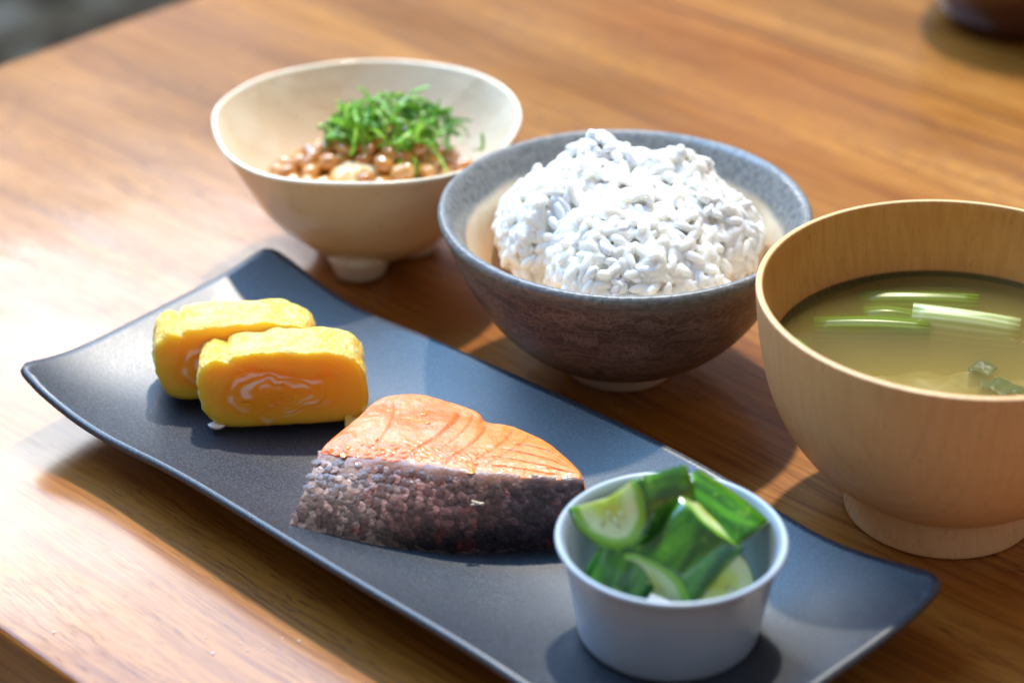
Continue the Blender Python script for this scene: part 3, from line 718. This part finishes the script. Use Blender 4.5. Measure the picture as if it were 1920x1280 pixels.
for i in range(22):
    if i < 15: s, t = g.uniform(.08, .62), abs(g.gauss(.14, .09)) + .03
    else: s, t = g.uniform(.1, .7), g.uniform(.1, .9)
    q = samp(edge_skin, s).lerp(samp(edge_back, s), t); r_ = g.choice((.0006, .0008, .0010, .0014))
    link('oil_drop', ball('oil_drop', r_ * g.uniform(.9, 1.6), r_, r_ * .16, 12, 8), OIL, sal, loc=q + Vector((0, 0, .0012 * math.sin(math.pi * t) + .0001)) - SO, rot=(0, 0, g.uniform(0, 3)))

# skin side: base sheet plus overlapping scales
k = Mat('salmon_skin'); p = k.pos(); X = k.xyz(p); n = k.noise(p, 95, 3, .6); n3 = k.noise(p, 330, 3, .6); r = k.rnd()
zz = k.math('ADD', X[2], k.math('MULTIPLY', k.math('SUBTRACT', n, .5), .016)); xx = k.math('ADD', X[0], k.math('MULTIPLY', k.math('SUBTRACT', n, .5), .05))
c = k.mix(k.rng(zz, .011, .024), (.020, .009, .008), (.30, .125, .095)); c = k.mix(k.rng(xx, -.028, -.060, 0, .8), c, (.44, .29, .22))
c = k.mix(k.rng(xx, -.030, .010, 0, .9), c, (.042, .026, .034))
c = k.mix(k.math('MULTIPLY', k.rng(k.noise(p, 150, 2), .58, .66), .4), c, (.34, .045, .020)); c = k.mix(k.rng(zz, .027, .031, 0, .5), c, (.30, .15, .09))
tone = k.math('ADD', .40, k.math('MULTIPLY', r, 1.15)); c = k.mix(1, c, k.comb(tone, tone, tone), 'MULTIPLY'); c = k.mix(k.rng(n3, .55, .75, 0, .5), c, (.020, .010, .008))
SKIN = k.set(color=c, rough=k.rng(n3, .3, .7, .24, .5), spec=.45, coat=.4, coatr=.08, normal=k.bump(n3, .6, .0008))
def skin_pt(s, t):
    """t 0 at the cut edge, 1 at the plate."""
    A, B = samp(edge_skin, s), samp(edge_foot, s); p_ = A.lerp(B, t)
    return p_ + Vector((0, -.0034 * math.sin(math.pi * min(1, t * 1.05)) , 0)) 
NS_, NT_ = 120, 26; v, f = [], []
for i in range(NS_ + 1):
    for j in range(NT_ + 1):
        s, t = i / NS_, j / NT_; p_ = skin_pt(s, t); v.append(p_ + Vector((0, -.0006 * nz(p_, 260, 4), .0004 * nz(p_, 200, 1))) - SO)
for i in range(NS_):
    for j in range(NT_): a = i * (NT_ + 1) + j; f.append((a, a + 1, a + NT_ + 2, a + NT_ + 1))
top = [i * (NT_ + 1) for i in range(NS_ + 1)]; b0 = len(v)
for q in top: v.append(v[q] + Vector((0, .0016, .0004)))
for i in range(NS_): f.append((top[i], top[i + 1], b0 + i + 1, b0 + i))
lft = [j for j in range(NT_ + 1)]; b1 = len(v)
for q in lft: v.append(v[q] + Vector((.006, .010, -.0005)))
for j in range(NT_): f.append((lft[j], b1 + j, b1 + j + 1, lft[j + 1]))
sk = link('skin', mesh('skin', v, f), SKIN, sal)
def scale_mesh(seed):
    g_ = random.Random(seed); v, f = [], []; n_ = 9
    for (rr, h) in ((0, .00014), (.6, .00013), (1.0, .0)):
        for j in range(n_):
            a = 6.28318 * j / n_; x, y = math.cos(a) * rr, math.sin(a) * rr * .8
            if x < 0: x *= .8
            jit = 1 + g_.uniform(-.14, .14) * rr; v.append((x * jit * .0018, y * jit * .0016, h * g_.uniform(.4, 1.5)))
    for l in range(2):
        for j in range(n_): f.append((l * n_ + j, l * n_ + (j + 1) % n_, (l + 1) * n_ + (j + 1) % n_, (l + 1) * n_ + j))
    f = [q for q in f if len(set(q)) == 4]; return fix(mesh('scale', v, f))
scales = [scale_mesh(i) for i in range(6)]; g = random.Random(21)
rows, cols = 12, 50; cand = []
for j in range(rows):
    for i in range(cols):
        s = (i + .5 * (j % 2) + .25 + g.uniform(-.34, .34)) / (cols + .5); t = .05 + .92 * (j + .5 + g.uniform(-.36, .36)) / rows
        if s < .995: cand.append((s, t))
g.shuffle(cand)
pieces = []
for (s, t) in cand:
    p_ = skin_pt(s, t); du = (skin_pt(min(1, s + .01), t) - skin_pt(max(0, s - .01), t)).normalized(); dt = (skin_pt(s, min(1, t + .02)) - skin_pt(s, max(0, t - .02))).normalized()
    nrm = dt.cross(du).normalized(); nrm = nrm if nrm.y < 0 else -nrm; bt = nrm.cross(du)
    # lie like shingles: the free edge points to the right and lifts
    q = Quaternion(bt, g.uniform(-.24, -.06)); x_ = q @ du; n_ = q @ nrm; x_ = Quaternion(n_, g.gauss(-.35, .35)) @ x_; b_ = n_.cross(x_); sc_ = g.uniform(.85, 1.2)
    M_ = Matrix((x_ * sc_, b_ * sc_, n_ * sc_)).transposed().to_4x4(); M_.translation = p_ + nrm * g.uniform(-.0001, .0002) - SO; pieces.append(M_)
for M_ in pieces[:300]:
    o = link('scale', g.choice(scales), SKIN, sk, smooth=False); o.matrix_local = M_
v, f = [], []
for M_ in pieces[300:]:
    q = g.choice(scales); b0 = len(v); v += [M_ @ z_.co for z_ in q.vertices]; f += [tuple(b0 + i for i in pl.vertices) for pl in q.polygons]
o = link('scale_mass', mesh('scale_mass', v, f), SKIN, sk); tag(o, kind='stuff')
BONE = Mat('fish_bone').set(color=(.80, .66, .48), rough=.3)
for rot in (.45, -.12):
    o = link('loose_scale', ball('loose_scale', .0022, .0005, .0004, 10, 6), BONE, sal, loc=skin_pt(.64, .26) + Vector((-.0012, -.0014, .0006 * rot)) - SO, rot=(0, rot, .05))

# ------------------------------------------------------------------ small pot of cucumber
RM = Vector((.0445, .538, .0108))
k = Mat('pale_blue_grey_glaze'); p = k.obj(); n = k.noise(p, 60, 2)
POT = k.set(color=k.mix(k.rng(n, .3, .7), (.34, .41, .49), (.38, .45, .53)), rough=.30, spec=.5, normal=k.bump(n, .05, .001))
pot = empty('ramekin', RM); tag(pot, 'small pale grey pot of pickled cucumber on the near end of the plate', 'ramekin')
pr = smoothpts([(.0, .0008, 0), (.0215, .0008, 0), (.0245, .0002, 0), (.0258, .0014, 0), (.0265, .0045, 0), (.0277, .0130, 0), (.0292, .0220, 0), (.0308, .0280, 0), (.0322, .0306, 0), (.0326, .0317, 0), (.0319, .0324, 0), (.0306, .0318, 0), (.0290, .0285, 0), (.0272, .0215, 0), (.0252, .0105, 0), (.0235, .0052, 0), (.020, .0036, 0), (.0, .0034, 0)], 5)
link('body', lathe('body', [(q.x, q.y) for q in pr], 112), POT, pot)
k = Mat('cucumber_skin'); p = k.obj(); st = k.noise(k.map(p, (60, 260, 260)), 1, 3); n = k.noise(p, 240, 3)
c = k.mix(k.rng(st, .4, .65), (.013, .095, .005), (.065, .26, .010)); c = k.mix(k.rng(n, .58, .72, 0, .5), c, (.20, .42, .03))
CSK = k.set(color=c, rough=.16, spec=.55, coat=.5, coatr=.06, normal=k.bump(n, .25, .0008))
k = Mat('cucumber_flesh'); p = k.obj(); X = k.xyz(p); rad = k.math('SQRT', k.math('ADD', k.math('MULTIPLY', X[1], X[1]), k.math('MULTIPLY', X[2], X[2]))); n = k.noise(p, 200, 3)
rr = k.math('ADD', rad, k.math('MULTIPLY', k.math('SUBTRACT', n, .5), .003))
c = k.ramp(k.math('DIVIDE', rr, .0125), [(.15, (.62, .68, .10)), (.42, (.66, .76, .18)), (.60, (.76, .84, .42)), (.84, (.72, .84, .42)), (.95, (.26, .55, .04))])
CFL = k.set(color=c, rough=.14, spec=.55, sss=.4, sssr=(.7, 1, .3), ssss=.004, coat=.5, coatr=.05, normal=k.bump(k.math('ADD', n, k.noise(p, 700, 2)), .3, .0008))
SEED = Mat('cucumber_seed').set(color=(.66, .68, .34), rough=.2, coat=.4)
def cucumber(name, label, loc, rot, a0, a1, L, Rr=.0125, skew0=0., skew1=0.):
    """sector of a cucumber, axis along local x, skin between angles a0 and a1, both ends cut on a slant."""
    o = empty(name, loc, rot); tag(o, label, 'cucumber', 'pickled cucumber pieces')
    NA, NL, NRr = 22, 12, 7; a0, a1 = R(a0), R(a1)
    def P(r_, a, t, off=0):
        rr_ = r_ * Rr * (1 + .03 * nz((a * .01, t * .01, 0), 150, L * 1000)) + off; y, z = rr_ * math.cos(a), rr_ * math.sin(a)
        x = L * (t - .5) + (skew0 * (1 - t) + skew1 * t) * y
        return Vector((x + .0004 * nz((y, z, t), 200, 1) * (1 if t in (0, 1) else 0), y, z + .10 * (x * x) / L))
    # flesh: closed solid of the sector
    v, f = [], []
    def grid(fn, na, nb, flip=False):
        b0 = len(v)
        for i in range(na + 1):
            for j in range(nb + 1): v.append(fn(i / na, j / nb))
        for i in range(na):
            for j in range(nb):
                q = b0 + i * (nb + 1) + j; f.append((q, q + nb + 1, q + nb + 2, q + 1))
    IN = .955
    grid(lambda s, t: P(IN, a0 + (a1 - a0) * s, t), NA, NL)
    grid(lambda s, t: P(IN * s, a0, t) + Vector((0, 0, -.0006 * math.sin(math.pi * s))), NRr, NL); grid(lambda s, t: P(IN * s, a1, t) + Vector((0, 0, -.0006 * math.sin(math.pi * s) + .0004 * nz((s, t, 0), 6, 2))), NRr, NL)
    grid(lambda s, t: P(IN * t, a0 + (a1 - a0) * s, 0), NA, NRr); grid(lambda s, t: P(IN * t, a0 + (a1 - a0) * s, 1), NA, NRr)
    link('flesh', fix(mesh('flesh', v, f)), CFL, o)
    v, f = [], []
    grid(lambda s, t: P(1, a0 + (a1 - a0) * s, t), NA, NL); grid(lambda s, t: P(IN + .003, a0 + (a1 - a0) * s, t), NA, NL)
    n1_ = (NA + 1) * (NL + 1)
    per = [i * (NL + 1) for i in range(NA + 1)] + [NA * (NL + 1) + j for j in range(1, NL + 1)] + [i * (NL + 1) + NL for i in range(NA - 1, -1, -1)] + [j for j in range(NL - 1, 0, -1)]
    for a, b in zip(per, per[1:] + per[:1]): f.append((a, b, n1_ + b, n1_ + a))
    link('peel', fix(mesh('peel', v, f)), CSK, o)
    g_ = random.Random(int(L * 1e5)); am = (a0 + a1) / 2
    for i in range(5):
        a = am + (a1 - a0) * g_.uniform(-.35, .35); q = P(g_.uniform(.28, .48), a, 0); link('seed', ball('seed', .0004, .0015, .0006, 8, 6), SEED, o, loc=q + Vector((-.0002, 0, 0)), rot=(a, 0, 0))
    return o
def frame(a, m):
    a = Vector(a).normalized(); m = Vector(m); m = (m - a * m.dot(a)).normalized(); return Matrix((a, m, a.cross(m))).transposed().to_euler()
for (lab, off, a, m, half, L, Rr, k0, k1) in (
    ('cucumber chunk with pale cut end hanging over the left rim of the pot', (-.0115, .0060, .0425), (.70, .66, -.22), (.50, -.40, -.76), 98, .0200, .0150, .12, .1),
    ('wet cucumber wedge at the back right inside the pot', (.0120, .0085, .0275), (.72, -.52, -.30), (.42, -.10, .85), 66, .0175, .0128, -.3, .3),
    ('dark green cucumber wedge standing skin side forward in the pot centre', (.0015, -.0015, .0285), (.62, .45, .58), (.10, -.86, .50), 64, .0285, .0142, .55, -.35),
    ('bright green cucumber wedge leaning on the left wall inside the pot', (-.0115, -.0010, .0205), (.50, .30, .82), (-.45, -.82, .30), 60, .0240, .0115, .3, -.2),
    ('cucumber slice with pale face up at the front right of the pot', (.0115, -.0060, .0190), (-.10, .74, -.66), (.2, -.5, -.8), 150, .0110, .0115, .1, .1)):
    cucumber('cucumber_piece', lab, RM + Vector(off), frame(a, m), -half, half, L, Rr, k0, k1)

# ------------------------------------------------------------------ specks and a scratch on the table
k = Mat('dust_speck'); DUST = k.set(color=(.85, .84, .80), rough=.15, spec=.6)
g = random.Random(3); bm = bmesh.new()
spots = [(-.0895, .5475), (-.0790, .5450), (-.0765, .5415), (-.0720, .5420), (-.0670, .5472), (-.0865, .5400), (-.1340, .5500), (-.0620, .5460)]
for (x, y) in spots:
    r_ = g.uniform(.0002, .0004); M_ = Matrix.Translation((x, y, r_ * .5)) @ Matrix.Diagonal((r_ * g.uniform(1, 1.8), r_, r_ * .6, 1)); bmesh.ops.create_uvsphere(bm, u_segments=8, v_segments=6, radius=1, matrix=M_)
me = bpy.data.meshes.new('dust'); bm.to_mesh(me); bm.free(); o = link('dust_specks', me, DUST); tag(o, 'pale dust specks scattered on the near left of the table', 'dust', kind='stuff')
